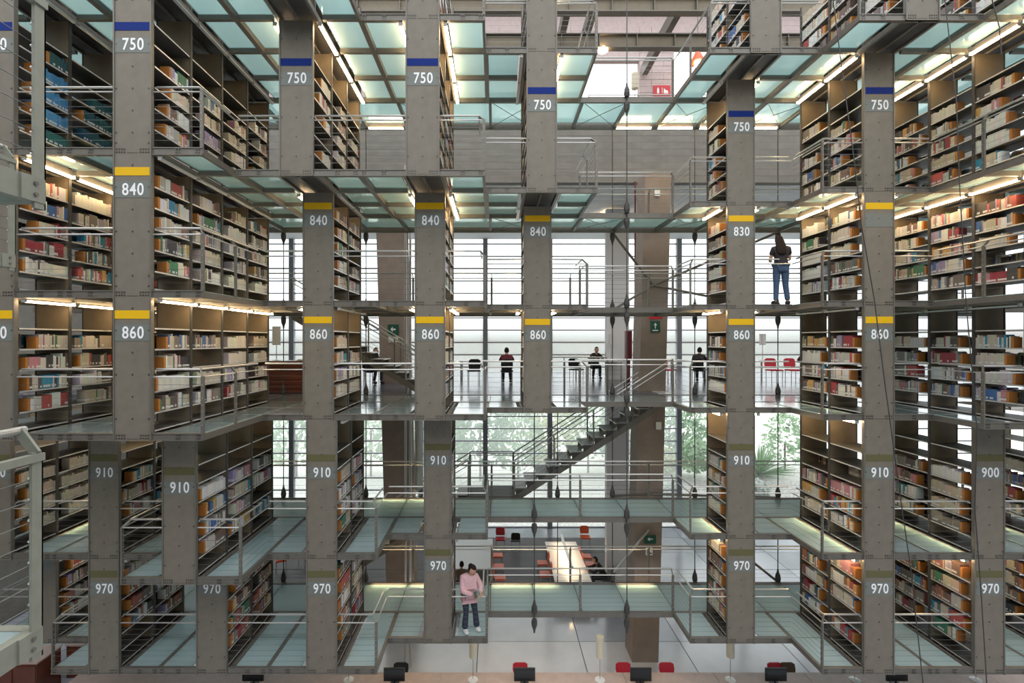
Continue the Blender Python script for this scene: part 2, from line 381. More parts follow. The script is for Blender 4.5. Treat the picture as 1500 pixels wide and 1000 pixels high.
# ------------------------------------------------------------------ bookcases
FNT = {}
def bookcase(k, c, n):
    x = colx(k, c); yf = YE-n; zb = ZB[k]; H = ceil_of(k)-zb
    num = {(2,'G'): '830', (4,'I'): '900'}.get((k, c), NUM.get(k, ''))
    if (k, c) == (2, 'H') or c in ('Z', 'J') and k == 5: num = ''
    if k == 0: lab = f'grey steel bookcase rising above the frame, {where(k,c)} from left on the topmost level'
    elif num: lab = f'grey steel bookcase numbered {num}, {where(k,c)} from left on the {LV[k]} level'
    else: lab = f'grey steel bookcase with unnumbered end panel, {where(k,c)} from left on the {LV[k]} level'
    rt = empty('bookcase', (x, yf, zb), lab, 'bookcase', f'bookcases on the {LV[k]} level')
    P = M['panel']
    m = MB().box(-W/2, W/2, -.02, .02, 0, H, P).box(-W/2-.012, -W/2+.012, -.035, .03, 0, H, M['steel']).box(W/2-.012, W/2+.012, -.035, .03, 0, H, M['steel'])
    m.obj('end_panel', rt)
    m = MB(); [bolts(m, a, b, -.02, q, 4, M['bolt']) for a, b in ((-.28, -.11), (.11, .28)) for q in (.04, .09)]; m.box(-.09, .09, -.024, -.02, .028, .034, M['bolt'])
    for q in range(1, 8):
        if q*.36 < H-.1: bolts(m, -.02, .02, -.02, q*.36, 1, M['bolt'])
        if q % 2: bolts(m, -.28, -.25, -.02, q*.36, 1, M['bolt']); bolts(m, .25, .28, -.02, q*.36, 1, M['bolt'])
    tag(m.obj('bolt_row', rt), None, None, None, 'stuff')
    if k:
        pbox('colour_band', rt, -W/2+.014, W/2-.014, -.026, -.02, 1.99+(.03 if k in (1, 4) else 0), 2.125+(.03 if k in (1, 4) else 0), M[BAND[k]])
        pbox('number_plate', rt, -W/2+.014, W/2-.014, -.025, -.02, 1.63+(.03 if k in (1, 4) else 0), 1.90, M['patch'])
        if num:
            if num not in FNT:
                t = bpy.data.curves.new('number', 'FONT'); t.body = num; t.size = .275; t.align_x = 'CENTER'; t.extrude = .002; t.offset = .0035; t.space_character = 1.12
                t.materials.append(M['white']); to = bpy.data.objects.new('t', t); C.objects.link(to)
                bpy.context.view_layer.update()
                FNT[num] = bpy.data.meshes.new_from_object(to.evaluated_get(bpy.context.evaluated_depsgraph_get())); bpy.data.objects.remove(to)
            o = link('number', FNT[num], rt, (.012, -.028, 1.672+(.03 if k in (1, 4) else 0))); o.rotation_euler = (math.pi/2, 0, 0); o.scale = (.80, 1, 1)
    # base plate and uprights
    MB().box(-W/2, W/2, .02, n, .04, .07, M['dark']).box(-.02, .02, .02, n, 0, .04, M['steel']).obj('base_plate', rt)
    for j in range(n+1):
        yy = j if j else .035
        pbox('upright', rt, -W/2, W/2, yy-.015, yy+.015, .07, H-.02, M['upright'])
        if j: pbox('upright_edge', rt, W/2, W/2+.012, yy-.03, yy+.03, 0.07, H, M['dark']); pbox('upright_edge', rt, -W/2-.012, -W/2, yy-.03, yy+.03, .07, H, M['dark'])
    for h in shelf_heights(k):
        for j in range(n):
            pbox('shelf', rt, -W/2, W/2, (j or .05)+.016, j+1-.016, h-.025, h, M['shelf'], sides=M['lip'])
    return rt
for k in UNITS:
    for c, n in UNITS[k].items(): bookcase(k, c, n)

# ------------------------------------------------------------------ books
CREAM = [(.50,.45,.36), (.57,.55,.49), (.43,.37,.28), (.62,.62,.60), (.46,.44,.40)]
PAL = CREAM + [(.64,.64,.64), (.40,.39,.37), (.10,.085,.07), (.17,.14,.12), (.05,.05,.055), (.08,.07,.065), (.30,.04,.05), (.40,.08,.07), (.05,.12,.30), (.04,.22,.34), (.05,.17,.10), (.50,.30,.10), (.22,.20,.18), (.45,.20,.22), (.30,.26,.40), (.16,.10,.08)]
ORANGE = (.42, .165, .035)
def cname(c):
    r, g, b = c
    if c == ORANGE: return 'orange'
    if max(c) < .12: return 'black'
    if max(c)-min(c) < .14: return ('white' if r > .62 else 'grey' if r < .5 else 'cream')
    if r > .4 and b > .15 and g > .25: return 'tan'
    if r >= g and r >= b: return 'red' if g < .15 else 'brown'
    if b > g: return 'purple' if r > .2 else 'blue'
    return 'green'
bv = []; bc = []; blab = []; indiv = []
def book_mesh_data(w, d, h, lean=0):
    return [(0,0,0),(w,0,0),(w,d,0),(0,d,0),(0,0,h),(w,0,h),(w,d,h),(0,d,h)]
BF = [(0,3,2,1),(4,5,6,7),(0,1,5,4),(1,2,6,5),(2,3,7,6),(3,0,4,7)]
def row(k, c, j, side, tier, zt, x, ystart, yend, frac, theme, near, want=None):
    """books packed against the far upright; side +1 = right face of the stack. Rows run along y, spines at |x| edge."""
    xs0 = x + side*(W/2-.015); dep = .19; y = yend-.018; lim = yend - (yend-ystart)*frac; books = []
    cur = None; left = 0; hh = .22
    while y > lim:
        if left <= 0:
            cur = random.choice(theme); left = random.choice((1, 1, 2, 2, 3, 5, 8)) if random.random() < .6 else 1; hh = random.uniform(.185, .26); tt = random.uniform(.018, .042)
        t = max(.012, tt*random.uniform(.85, 1.15)); left -= 1
        col = tuple(max(0, min(1, q*random.uniform(.88, 1.1))) for q in cur)
        dd = dep*random.uniform(.8, 1.0) if hh < .23 else dep
        books.append((y-t, t-.0015, hh*random.uniform(.985, 1.0), dd, col, cur, random.random() < .55)); y -= t
    if near: books.append((y-.05, .046, .205, .165, ORANGE, ORANGE, False))
    books.reverse()
    for i, (y0, t, h, dd, col, base, lb) in enumerate(books):
        xa = xs0-side*dd; x0, x1 = min(xs0, xa), max(xs0, xa)
        if want is not None: indiv.append((want, i+1, x0, x1, y0, t, h, zt, col, base, lb, k)); continue
        for q in book_mesh_data(x1-x0, t, h): bv.append((x0+q[0], y0+q[1], zt+q[2]))
        bc.append(col); blab.append(lb)
THEMES = {}
blue = [(.06,.22,.42), (.08,.26,.46), (.06,.22,.42)]; teal = [(.02,.10,.11), (.02,.09,.10)]
nind = 0
for k in UNITS:
    for c, n in UNITS[k].items():
        x = colx(k, c); yf = YE-n; hs = shelf_heights(k); nt_ = len(hs)
        fs = 1 if x < .5 else -1
        for side in (1, -1):
            for j in range(n):
                y0, y1 = yf+max(j, .05), yf+j+1
                if x < 0 and k in (1,2,3) and side == 1 and c == 'A' and y1*0 > 1: continue
                for ti, h in enumerate(hs):
                    if ti == 0: continue
                    if k == 3 and ti >= nt_-1: continue
                    if k == 4 and ti >= nt_-2: continue
                    if k == 1 and ti >= nt_-1: continue
                    if k == 1 and ti == nt_-2 and random.random() < .3: continue
                    if random.random() < .035: continue
                    th = random.sample(PAL, 6)+random.sample(CREAM, 2)
                    r_ = random.random()
                    if r_ < .18: th = [random.choice(CREAM)]
                    if k == 1 and c == 'A': th = blue if (j == 0 and ti in (2, 3, 4)) else teal+[(.02,.08,.12)]
                    if k == 4 and c == 'Z': th = [CREAM[0], CREAM[4]]
                    if k == 5: th = random.sample(PAL, 4)+[(.16,.10,.08), (.30,.12,.09), (.5,.42,.3)]
                    if side != fs:
                        if random.random() < .35: continue
                        # far side of the stack, seen only through the gaps: same rows
                    frac = random.uniform(.35, .72) if k == 1 else random.uniform(.58, .86)
                    near = (j == 0) or (x > 0 and random.random() < .85) or random.random() < .1
                    want = None
                    if side == fs and j == 0 and ((c == 'B' and k in (1, 2, 3)) or (c == 'A' and k in (2, 3) and ti >= nt_-3)) and ti > 0:
                        want = (k, c, ti)
                    row(k, c, j, side, ti, EYE*0+ZB[k]+h, x, y0, y1, frac, th, near, want)
def book_attrs(me, cols, labs):
    n = len(cols)
    a = me.color_attributes.new('Col', 'FLOAT_COLOR', 'POINT')
    arr = np.ones((n, 8, 4), dtype=np.float32); arr[:, :, :3] = np.array(cols, dtype=np.float32)[:, None, :]
    a.data.foreach_set('color', arr.ravel())
    b = me.attributes.new('lab', 'FLOAT', 'POINT')
    z = np.tile(np.array([0,0,0,0,1,1,1,1], dtype=np.float32), (n, 1)); lb = np.array(labs, dtype=bool); z[~lb] = 5
    b.data.foreach_set('value', z.ravel())
# keep at most 300 single books; the others join the shared mesh
seen = 0
WHO = {'B': 'right', 'A': 'left'}
indiv.sort(key=lambda q: (q[0][1] == 'A', -q[0][2] if q[0][1] == 'A' else 0))
for (want, i, x0, x1, y0, t, h, zt, col, base, lb, k) in indiv:
    kk, c, ti = want
    if seen >= 298:
        for q in book_mesh_data(x1-x0, t, h): bv.append((x0+q[0], y0+q[1], zt+q[2]))
        bc.append(col); blab.append(lb); continue
    me = bpy.data.meshes.new('book'); me.from_pydata(book_mesh_data(x1-x0, t, h), [], BF); me.materials.append(M['book']); book_attrs(me, [col], [lb])
    o = link('book', me, None, (x0, y0, zt))
    nm = cname(base)
    wd_ = 'block' if base == ORANGE else 'book'; lv = {1: 'blue', 2: 'upper yellow', 3: 'lower yellow'}[k]
    lbl = f'{nm} {ORD[i]} {wd_} from left, {ORD[ti]} shelf up, bay {WHO[c]} of leftmost whole {lv} column'
    tag(o, lbl, 'book', f'books on the nearest {LV[k]} shelves at left')
    seen += 1
nb = len(bc)
me = bpy.data.meshes.new('books')
base_f = np.array(BF); faces = (base_f[None]+8*np.arange(nb)[:, None, None]).reshape(-1, 4)
me.from_pydata(bv, [], faces.tolist()); me.materials.append(M['book']); book_attrs(me, bc, blab)
tag(link('books', me), 'thousands of books standing in rows on all the farther shelves', 'books', None, 'stuff')
print('books', nb, 'single', seen)

# ------------------------------------------------------------------ fluorescent tubes
def tube_mesh(on, L=.96, along='y'):
    key = ('tube', on, L, along)
    if key not in CACHE:
        a, b = (.032, L/2) if along == 'y' else (L/2, .032)
        CACHE[key] = (MB().box(-a if along == 'y' else -.015, a if along == 'y' else .015, -b if along != 'y' else -.015, b if along != 'y' else .015, -.014, .05, M['housing']).mesh('end_cap'),
                      MB().box(-a*.95, a*.95, -b*.99, b*.99, -.012, .02, M['tube_on' if on else 'tube_off']).mesh('tube'))
    return CACHE[key]
def tube(loc, on, label, along='y', group=None, L=.96):
    rt = empty('fluorescent_lamp', loc, label, 'lamp', group or ('lit tubes under the walkways' if on else 'unlit tubes under the walkways'))
    h, t = tube_mesh(on, L, along); e = L/2-.013; link('tube', t, rt)
    for q in (-e, e): link('end_cap', h, rt, (0, q, 0) if along == 'y' else (q, 0, 0))
for k in range(1, 6):
    for c, n in UNITS[k].items():
        up = UNITS[k-1].get(c, 0)
        for side, nm in ((-1, 'l'), (1, 'r')):
            on = (c+nm) in LIT[k].split()
            fs = 1 if colx(k, c) < .5 else -1
            if not on and side != fs: continue
            for j in range(n):
                x = colx(k, c)+side*(W/2+.115)
                tube((x, YE-n+j+.5, ZB[k-1]-.055), on, f"{'lit' if on else 'unlit'} tube {'left' if side<0 else 'right'} of {where(k,c)} bookcase on {LV[k]} level, {ORD[j+1]} bay from front")
names = ORD
i = 0
for k, xsx in ((0, [-3.0, 3.83, 4.97, 7.3, 6.12]), (4, [-2.7, -1.9]), (5, [-2.9, -1.85, .3, 1.2, 3.9])):
    for q in sorted(xsx):
        i += 1
        tube((q, YB-.115, ZB[k]-.03), True, f'lit tube along back edge of {LV[k]} cross bridge, {ORD[sorted(xsx).index(q)+1]} from left', 'x', 'tubes along the back of the bridges', 1.0)
for i, (px, py) in enumerate(((885, 291), (995, 288))):
    p = at(px, py, 20.0); rt = empty('ceiling_lamp', (p.x, 20, 14.72), f'lit ceiling strip over reading floor {"left" if i == 0 else "right"} of leaning column', 'lamp', 'ceiling strips over the reading floor')
    MB().box(-.1, .1, -1, 1, -.02, .03, M['tube_on']).obj('diffuser', rt); MB().box(-.13, .13, -1.03, 1.03, .03, .05, M['housing']).obj('housing', rt)

# ------------------------------------------------------------------ railings
RH, RL, INS = 1.04, .92, .09
def railing(pts, z, label, ins_dir, ends=(True, True), group='steel walkway railings', posts_every=1.0, m=None, cables=7):
    """pts: polyline (x,y) along the deck edge; ins_dir: list of inward unit vectors, one for each segment"""
    m = m or M['rail']; a0 = Vector((pts[0][0], pts[0][1], z))
    rt = empty('railing', a0, label, 'railing', group)
    P = [Vector((p[0], p[1], 0))-Vector((a0.x, a0.y, 0)) for p in pts]; I = [Vector((d[0], d[1], 0)) for d in ins_dir]
    def corner(i):
        if i == 0: return P[0]+I[0]*INS
        if i == len(P)-1: return P[-1]+I[-1]*INS
        return P[i]+(I[i-1]+I[i])*INS if abs(I[i-1].dot(I[i])) < .5 else P[i]+I[i]*INS
    top = MB(); low = MB(); cab = MB()
    for i in range(len(P)-1):
        a, b = P[i], P[i+1]; up = Vector((0, 0, 1))
        top.bar(corner(i)+up*RH, corner(i+1)+up*RH, .019, m, 8)
        low.bar(a+up*RL, b+up*RL, .013, m, 6)
        for q in range(cables): cab.bar(a+up*(.13+q*.11), b+up*(.13+q*.11), .0028, M['cable'], 3)
        L = (b-a).length; n = max(1, round(L/posts_every))
        for j in range(n+1):
            if (j == 0 and (i > 0 or not ends[0])) or (j == n and i == len(P)-2 and not ends[1]): continue
            p = a+(b-a)*j/n
            ci = corner(i) if j == 0 else corner(i+1) if j == n else p+I[i]*INS
            d = (b-a).normalized()
            pm = MB().flat(p-up*.10, p+up*.93, .055, .028, M['steel'], up=I[i]).flat(p+up*.92, ci+up*(RH-.01), .035, .02, M['steel'], up=d)
            for q in range(cables): pm.bar(p+up*(.13+q*.11)-I[i]*.03, p+up*(.13+q*.11)+I[i]*.03, .006, m, 4)
            pm.obj('post', rt)
    top.obj('top_rail', rt); low.obj('lower_rail', rt); tag(cab.obj('cable', rt), None, None, None, 'stuff')
    return rt
seq = {k: list((UP if k < 4 else LO).keys()) for k in UNITS}
for k in UNITS:
    z = ZB[k]+.12; order = seq[k]
    for c, n in UNITS[k].items():
        x = colx(k, c); l, r = edges(k, c); yf = YE-n+.02
        i = order.index(c)
        nl = UNITS[k].get(order[i-1], 0) if i and x-(UP if k<4 else LO)[order[i-1]] < 2.6 else 0
        nr = UNITS[k].get(order[i+1], 0) if i+1 < len(order) and (UP if k<4 else LO)[order[i+1]]-x < 2.6 else 0
        lw = f'on the {LV[k]} level, around {where(k,c)} walkway from left'
        if nl < n: railing([(l+.02, YE-nl), (l+.02, yf), (x-W/2, yf)], z, 'cable railing left side '+lw, [(1,0),(0,1)], (False, False))
        else: railing([(l, yf), (x-W/2, yf)], z, 'cable railing left front '+lw, [(0,1)], (False, False))
        if nr < n: railing([(x+W/2, yf), (r-.02, yf), (r-.02, YE-nr)], z, 'cable railing right side '+lw, [(0,1),(-1,0)], (False, False))
        else: railing([(x+W/2, yf), (r, yf)], z, 'cable railing right front '+lw, [(0,1)], (False, False))
for k in range(6):
    z = ZB[k]+.12
    if k in (0, 1, 2, 3): railing([(2.1, YE+.02), (4.4, YE+.02)], z, f'cable railing closing the gap in the {LV[k]} bridge front', [(0,1)], posts_every=2.3)
    else: railing([(-.18, YE+.02), (4.4, YE+.02)], z, f'long cable railing on the {LV[k]} bridge front', [(0,1)], posts_every=2.3)
    if k != 3 and k != 0: railing([(-11, YB-.02), (13, YB-.02)], z, f'back railing of the {LV[k]} cross bridge', [(0,-1)], posts_every=2.28, cables=3)
railing([(0.75, YB+.3), (3.2, YB+.3)], 8.05, 'cable railing at the stair opening in the reading floor', [(0,1)], posts_every=1.2)

# ------------------------------------------------------------------ tension rods
def rod(x, y, z0, z1, levels, label):
    rt = empty('tension_rod', (x, y, z0), label, 'rod', 'steel tension rods with clevis ends')
    MB().bar((0,0,0), (0,0,z1-z0), .013, M['dark'], 8).obj('rod', rt)
    prof = [(.018, -.36), (.03, -.28), (.062, -.2), (.075, -.1), (.06, -.02), (.02, .0)]
    for zb in levels:
        MB().lathe((0,0,zb-z0), prof, M['dark'], 8).obj('clevis', rt)
        MB().lathe((0,0,zb-z0+.1), [(r, -h) for r, h in reversed(prof)][::1], M['dark'], 8).obj('clevis', rt)
rod(3.25, YE-.03, 2.6, 19, [ZB[i] for i in (0,1,2,3,4,5)], 'long vertical rod at bridge front in the open bay right of centre')
rod(.97, YE-.03, 2.6, ZB[3], [ZB[4], ZB[5]], 'vertical rod below the fifth column at the lower bridge front')
rod(1.75, YB+.05, ZB[5], ZB[3], [ZB[4]], 'thin rod beside the right stair foot')
for i, x in enumerate((-5.9, -3.6, 3.28, 5.58, 7.9)):
    rod(x, YB+.04, 2.7, ZB[0], [ZB[q] for q in (1,2,3,4,5)], f'vertical rod at bridge back edge, {ORD[i+1]} from left')
# struts from the leaning column
def strut(a, b, label, m='steel', r=.035):
    o = MB().bar(Vector(a)-Vector(a), Vector(b)-Vector(a), r, M[m], 8).obj('strut', None, a); tag(o, label, 'strut', 'steel struts between column and bridge')
nd = (4.7, 14.2, EYE+1.65)
strut(nd, (3.28, YB+.05, ZB[1]), 'strut rising left from leaning column to the 750 bridge')
strut(nd, (3.28, YB+.05, ZB[2]+.15), 'strut falling left from leaning column to the 840 bridge')
strut(nd, (7.9, YB+.05, ZB[1]), 'strut rising right from leaning column to the 750 bridge')
strut(nd, (7.9, YB+.05, ZB[2]+.15), 'strut falling right from leaning column to the 840 bridge')
nd = (4.65, 14.2, EYE-4.55)
strut(nd, (3.3, YB+.05, ZB[4]+.15), 'flat strut left from leaning column to the 910 bridge')
strut(nd, (7.9, YB+.05, ZB[4]+.1), 'flat strut right from leaning column to the 910 bridge')
strut((4.55, 14.15, EYE-5.6), (3.3, YB+.1, ZB[5]+.3), 'pale strut falling left towards the 970 bridge', 'pipe', .03)
strut((6.2, 14.2, EYE-5.4), (7.9, YB+.05, ZB[5]+.1), 'strut falling right towards the 970 bridge')


# ------------------------------------------------------------------ stairs
def flight(x0, z0, x1, z1, y0, y1, n, label):
    rt = empty('stair_flight', (x0, y0, z0), label, 'stair', 'open steel stair flights')
    dx, dz = x1-x0, z1-z0; wd = y1-y0; sg = 1 if dx > 0 else -1
    for yy, nm in ((0, 'near'), (wd-.04, 'far')):
        m = MB(); m.poly([(0, -.2), (0, 0), (dx, dz), (dx, dz-.2)], .04, M['steel'])
        for q in m.v: pass
        m.v = [(a, b+yy, c_) for a, b, c_ in m.v]; m.obj('stringer', rt)
    tri = MB(); sx = dx/n; sz = dz/n
    low_first = dz > 0
    for i in range(n):
        xa, za = sx*i, sz*i
        xt = xa if low_first else xa+sx; zt = za+sz if low_first else za
        if low_first: pts = [(xa+sx*.1, za+.0), (xa+sx*.1, za+sz-.0), (xa+sx, za+sz)]
        else: pts = [(xa, za), (xa+sx*.9, za), (xa+sx*.9, za+sz)]
        for yy in (0, wd-.02):
            tri = MB(); tri.poly(pts, .02, M['dark'])
            tri.v = [(a, b+yy, c_) for a, b, c_ in tri.v]; tri.obj('tread_bracket', rt)
        pbox('tread', rt, min(xa, xa+sx)-.02, max(xa, xa+sx)+.02, .02, wd-.02, zt-.02, zt+.015, M['lip'])
    for yy in (.0, wd):
        r = MB()
        for h, rr in ((1.0, .02), (.86, .013)): r.bar((0, yy, h), (dx, yy, dz+h), rr, M['rail'], 8)
        r.obj('handrail', rt)
        r = MB()
        for q in range(5): r.bar((0, yy, .2+q*.13), (dx, yy, dz+.2+q*.13), .003, M['cable'], 3)
        tag(r.obj('cable', rt), None, None, None, 'stuff')
        for i in range(0, 5): MB().box(-.02, .02, -.012, .012, 0, 1.0, M['steel']).obj('post', rt, (dx*i/4, yy, dz*i/4-.0))
flight(.55, 5.2, 5.0, 8.05, 13.45, 14.35, 14, 'open steel stair climbing right from the 910 bridge to the reading floor')
flight(-5.85, 10.38, -1.9, 8.05, 13.75, 14.65, 12, 'open steel stair descending right onto the reading floor')
flight(-.75, 5.2, -4.6, 2.85, 13.45, 14.35, 12, 'open steel stair descending left from the landing to the 970 bridge')
ld = empty('stair_landing', (-.1, 13.9, 5.08), 'small steel landing between the two lower stair flights', 'landing')
MB().box(-.65, .65, -.5, .5, 0, .12, M['steel']).obj('landing_plate', ld)
railing([(-.75, 14.4), (.55, 14.4)], 5.2, 'railing at the back of the stair landing', [(0,-1)], posts_every=1.3)

# ------------------------------------------------------------------ near platforms at the left edge
def near_platform(x, y, zb, label, up, low=True):
    rt = empty('near_walkway', (x, y, zb), label, 'walkway', 'near walkway corners at the left edge')
    n = M['near']
    MB().box(-.05, 0, -2.2, 0, 0, .125, n).box(-1.2, -.05, -.05, 0, 0, .125, n).obj('edge_beam', rt)
    m = MB().box(-.0, .012, -.13, -.005, 0.0, .125, n)
    for q in ((.035), (.09)): m.lathe((0, 0, 0), [(0.001, 0), (.001, .001)], n, 4)
    m.obj('splice_plate', rt)
    b = MB()
    for zz_ in (.035, .09): b.bar((.01, -.06, zz_), (.022, -.06, zz_), .011, M['steel'], 8)
    tag(b.obj('bolt_row', rt), None, None, None, 'stuff')
    pbox('glass_panel', rt, -1.15, -.05, -2.1, -.05, .095, .12, M['glass'], bottom=M['clearface'])
    r = empty('railing', (x, y, zb+.12), label.replace('walkway corner', 'railing').replace('glass', 'cable'), 'railing', 'near railings at the left edge')
    h = up
    MB().box(-.008, .008, -.06, .0, -.15, .93, n).box(-.048, .008, -.008, 0, -.15, .93, n).flat((0, -.03, .92), (-.09, -.03, RH), .05, .015, n, up=(0,1,0)).obj('post', r)
    MB().bar((-.09, .0, RH), (-.09, -2.2, RH), .02, M['rail'], 10).obj('top_rail', r)
    MB().box(-.02, .02, -2.2, 0, .88, .92, n).obj('lower_rail', r)
    c_ = MB()
    for q in range(7): c_.bar((-.005, -.03, .13+q*.11), (-.005, -2.2, .13+q*.11), .0025, M['cable'], 4)
    tag(c_.obj('cable', r), None, None, None, 'stuff')
    p = MB()
    for q in range(7): p.bar((-.04, -.03, .13+q*.11), (.006, -.03, .13+q*.11), .007, M['rail'], 6)
    p.obj('cable_ferrule', r)
near_platform(-2.32, 2.46, ZB[2], 'glass walkway corner close to the camera at upper left', 1)
near_platform(-2.40, 2.53, ZB[3], 'glass walkway corner close to the camera at lower left', 1)
near_platform(-4.62, 4.6, ZB[2], 'glass walkway corner at the left edge, behind the nearest one', 1)

# ------------------------------------------------------------------ roof beams
for y, nm in ((13.6, 'nearer'), (15.25, 'farther')):
    rt = empty('roof_beam', (0, y, 18.86), f'{nm} steel roof beam with web stiffeners above the topmost bridge', 'beam', 'steel roof beams')
    MB().box(-14, 16, -.12, .12, 0, .03, M['steel']).box(-14, 16, -.12, .12, .42, .45, M['steel']).box(-14, 16, -.01, .01, .03, .42, M['upright']).obj('beam', rt)
    for i in range(24): pbox('stiffener', rt, -13.5+i*1.2, -13.48+i*1.2, -.11, .11, .03, .42, M['steel'])
for x in (2.2, 3.0, 5.6, 8.5):
    o = MB().box(-.1, .1, 0, 4.2, 0, .4, M['steel']).obj('rafter', None, (x, 13.7, 19.5)); tag(o, f'steel rafter running back under the roof near x {x}', 'beam', 'rafters running back under the roof')
    o['label'] = {2.2: 'rafter behind the fifth column at the top', 3.0: 'rafter left of the tall rod at the top', 5.6: 'rafter above the red sign', 8.5: 'rafter above the sixth column at the top'}[x]

# ------------------------------------------------------------------ furniture of the hall
dk = empty('long_desk', (0, 11.85, 0), 'long pinkish wooden desk running along the bottom of the picture', 'desk')
x = -11.0; i = 0
while x < 14:
    pbox('desk_top', dk, x, x+2.39, 0, .85, .71, .75, M['wood']); pbox('side_panel', dk, x+.1, x+.14, .05, .8, 0, .71, M['wood']); x += 2.4; i += 1
for i, x in enumerate((-3.8, -.57, 2.73, 6.12, 9.35, 12.5)):
    rt = empty('desk_lamp', (x, 12.42, .75), f'tall lamp with cream cylinder shade on long desk, {ORD[i+1]} from left', 'lamp', 'lamps along the long desk')
    MB().lathe((0,0,0), [(.13,0),(.13,.012),(.03,.03)], M['table'], 14).obj('base', rt)
    MB().bar((0,0,.02), (0,0,.62), .011, M['chrome']).obj('pole', rt)
    MB().lathe((0,0,.60), [(.095,0),(.1,.01),(.1,.52),(.095,.53)], M['cream'], 18).obj('lamp_shade', rt)
for i, x in enumerate((-6.2, -2.58, .76, 3.74, 7.2, 10.3)):
    rt = empty('monitor', (x, 12.25, .75), f'black computer monitor on long desk, {ORD[i+1]} from left', 'monitor', 'monitors along the long desk')
    pbox('screen_housing', rt, -.27, .27, -.02, .02, .10, .43, M['black']); pbox('screen', rt, -.25, .25, -.026, -.02, .12, .41, M['screen'])
    MB().bar((0,.03,.01), (0,.03,.3), .025, M['black']).obj('stand', rt); MB().box(-.11, .11, -.06, .12, 0, .015, M['black']).obj('foot', rt)
    MB().box(-.2, .2, -.26, -.14, 0, .02, M['black']).obj('keyboard_tray', rt)
def chair(x, y, z, rz, m, label, group, sh=.45, name='chair'):
    rt = empty(name, (x, y, z), label, 'chair', group, rz)          # faces local -y
    key = ('chairseat', m.name)
    if key not in CACHE:
        CACHE[key] = (MB().box(-.22, .22, -.21, .2, -.02, .02, m).box(-.19, .19, -.2, .18, .02, .035, m).mesh('seat'),
            MB().poly([(-.19, .08), (-.21, .2), (-.2, .38), (-.13, .43), (.13, .43), (.2, .38), (.21, .2), (.19, .08)], .03, m).mesh('backrest'),
            MB().bar((0,0,0), (0,0,sh-.02), .013, M['chrome'], 6).mesh('leg'))
    a, b, l = CACHE[key]
    link('seat', a, rt, (0, 0, sh)); o = link('backrest', b, rt, (0, .2, sh)); o.rotation_euler.x = math.radians(-8)
    for dx in (-.19, .19):
        for dy in (-.18, .18): link('leg', l, rt, (dx, dy, 0))
    return rt
G = 0.0; R3 = 8.05
for x, y, r, m, lab in ((.25, 22.0, 0, 'red', 'red orange chair alone beyond the left reading table'), (.95, 21.9, 3.1, 'black', 'black chair beside the lone red chair'),
        (4.2, 22.2, 0, 'orange', 'orange chair beyond the far end of the central table')):
    chair(x, y, G, r, M[m], lab, 'chairs on the ground floor')
for i, (x, y, r) in enumerate(((1.95, 19.6, math.pi/2*3), (1.95, 18.7, math.pi/2*3), (3.85, 20.2, math.pi/2), (3.85, 19.5, math.pi/2), (.12, 20.3, math.pi/2), (.2, 18.4, math.pi/2), (.15, 19.3, math.pi/2))):
    chair(x, y, G, r, M['orange'], f'orange chair {"left" if i<2 else "right"} of the {"central" if i<4 else "left"} ground table, {ORD[[2,1,2,1,3,1,2][i]]} from the front', 'chairs on the ground floor')
def table(x0, x1, y0, y1, z, h, m, label, group, name='reading_table'):
    rt = empty(name, ((x0+x1)/2, (y0+y1)/2, z), label, 'table', group)
    a, b = (x1-x0)/2, (y1-y0)/2
    pbox('tabletop', rt, -a, a, -b, b, h-.04, h, M[m])
    for dx in (-1, 1):
        for dy in (-1, 1): pbox('leg', rt, dx*(a-.06)-.025, dx*(a-.06)+.025, dy*(b-.06)-.025, dy*(b-.06)+.025, 0, h-.04, M['chrome'])
    return rt
t = table(2.2, 3.55, 17.4, 21, G, .74, 'table', 'white reading table with a lamp bar on the ground floor', 'ground floor tables')
MB().box(-.05, .05, -1.5, 1.5, .0, .06, M['pipe']).box(-.035, .035, -1.48, 1.48, -.012, 0, M['tube_on']).obj('lamp_bar', t, (0, .1, 1.1))
for q in (-1.3, 1.3): MB().bar((0, q+.1, .74), (0, q+.1, 1.1), .015, M['chrome']).obj('lamp_post', t)
table(-1.75, -.1, 18.5, 21.3, G, .74, 'table', 'pale table at the left of the ground floor reading area', 'ground floor tables')
table(-1.3, 1.7, 17.4, 18.2, R3, .78, 'table', 'white reading table behind the maroon seated reader', 'reading level tables')
table(3.1, 4.8, 17.9, 18.7, R3, .76, 'table', 'white reading table in front of the dark seated reader', 'reading level tables')
table(6.6, 9.3, 18.0, 18.8, R3, .76, 'table', 'white reading table right of the leaning column', 'reading level tables')
table(9.9, 13.0, 17.8, 18.6, R3, .76, 'table', 'white reading table at the right by the red chairs', 'reading level tables')
table(-7.6, -5.2, 18.6, 19.4, R3, .76, 'table', 'white reading table behind the mahogany counter', 'reading level tables')
for i, (x, r) in enumerate(((-.75, 3.3), (1.25, 2.9))): chair(x, 16.9, R3, r, M['black'], f'dark chair at reading table {"left" if i==0 else "right"} of maroon reader', 'dark chairs on the reading level')
chair(3.0, 17.6, R3, 2.6, M['black'], 'dark chair left of the white table before the dark reader', 'dark chairs on the reading level')
chair(10.05, 17.2, R3, 0, M['red'], 'left one of two red chairs by the right bookcases', 'red chairs on the reading level')
chair(10.75, 17.2, R3, 0, M['red'], 'right one of two red chairs by the right bookcases', 'red chairs on the reading level')
chair(6.3, 17.4, R3, .4, M['red'], 'red chair just right of the leaning column', 'red chairs on the reading level')
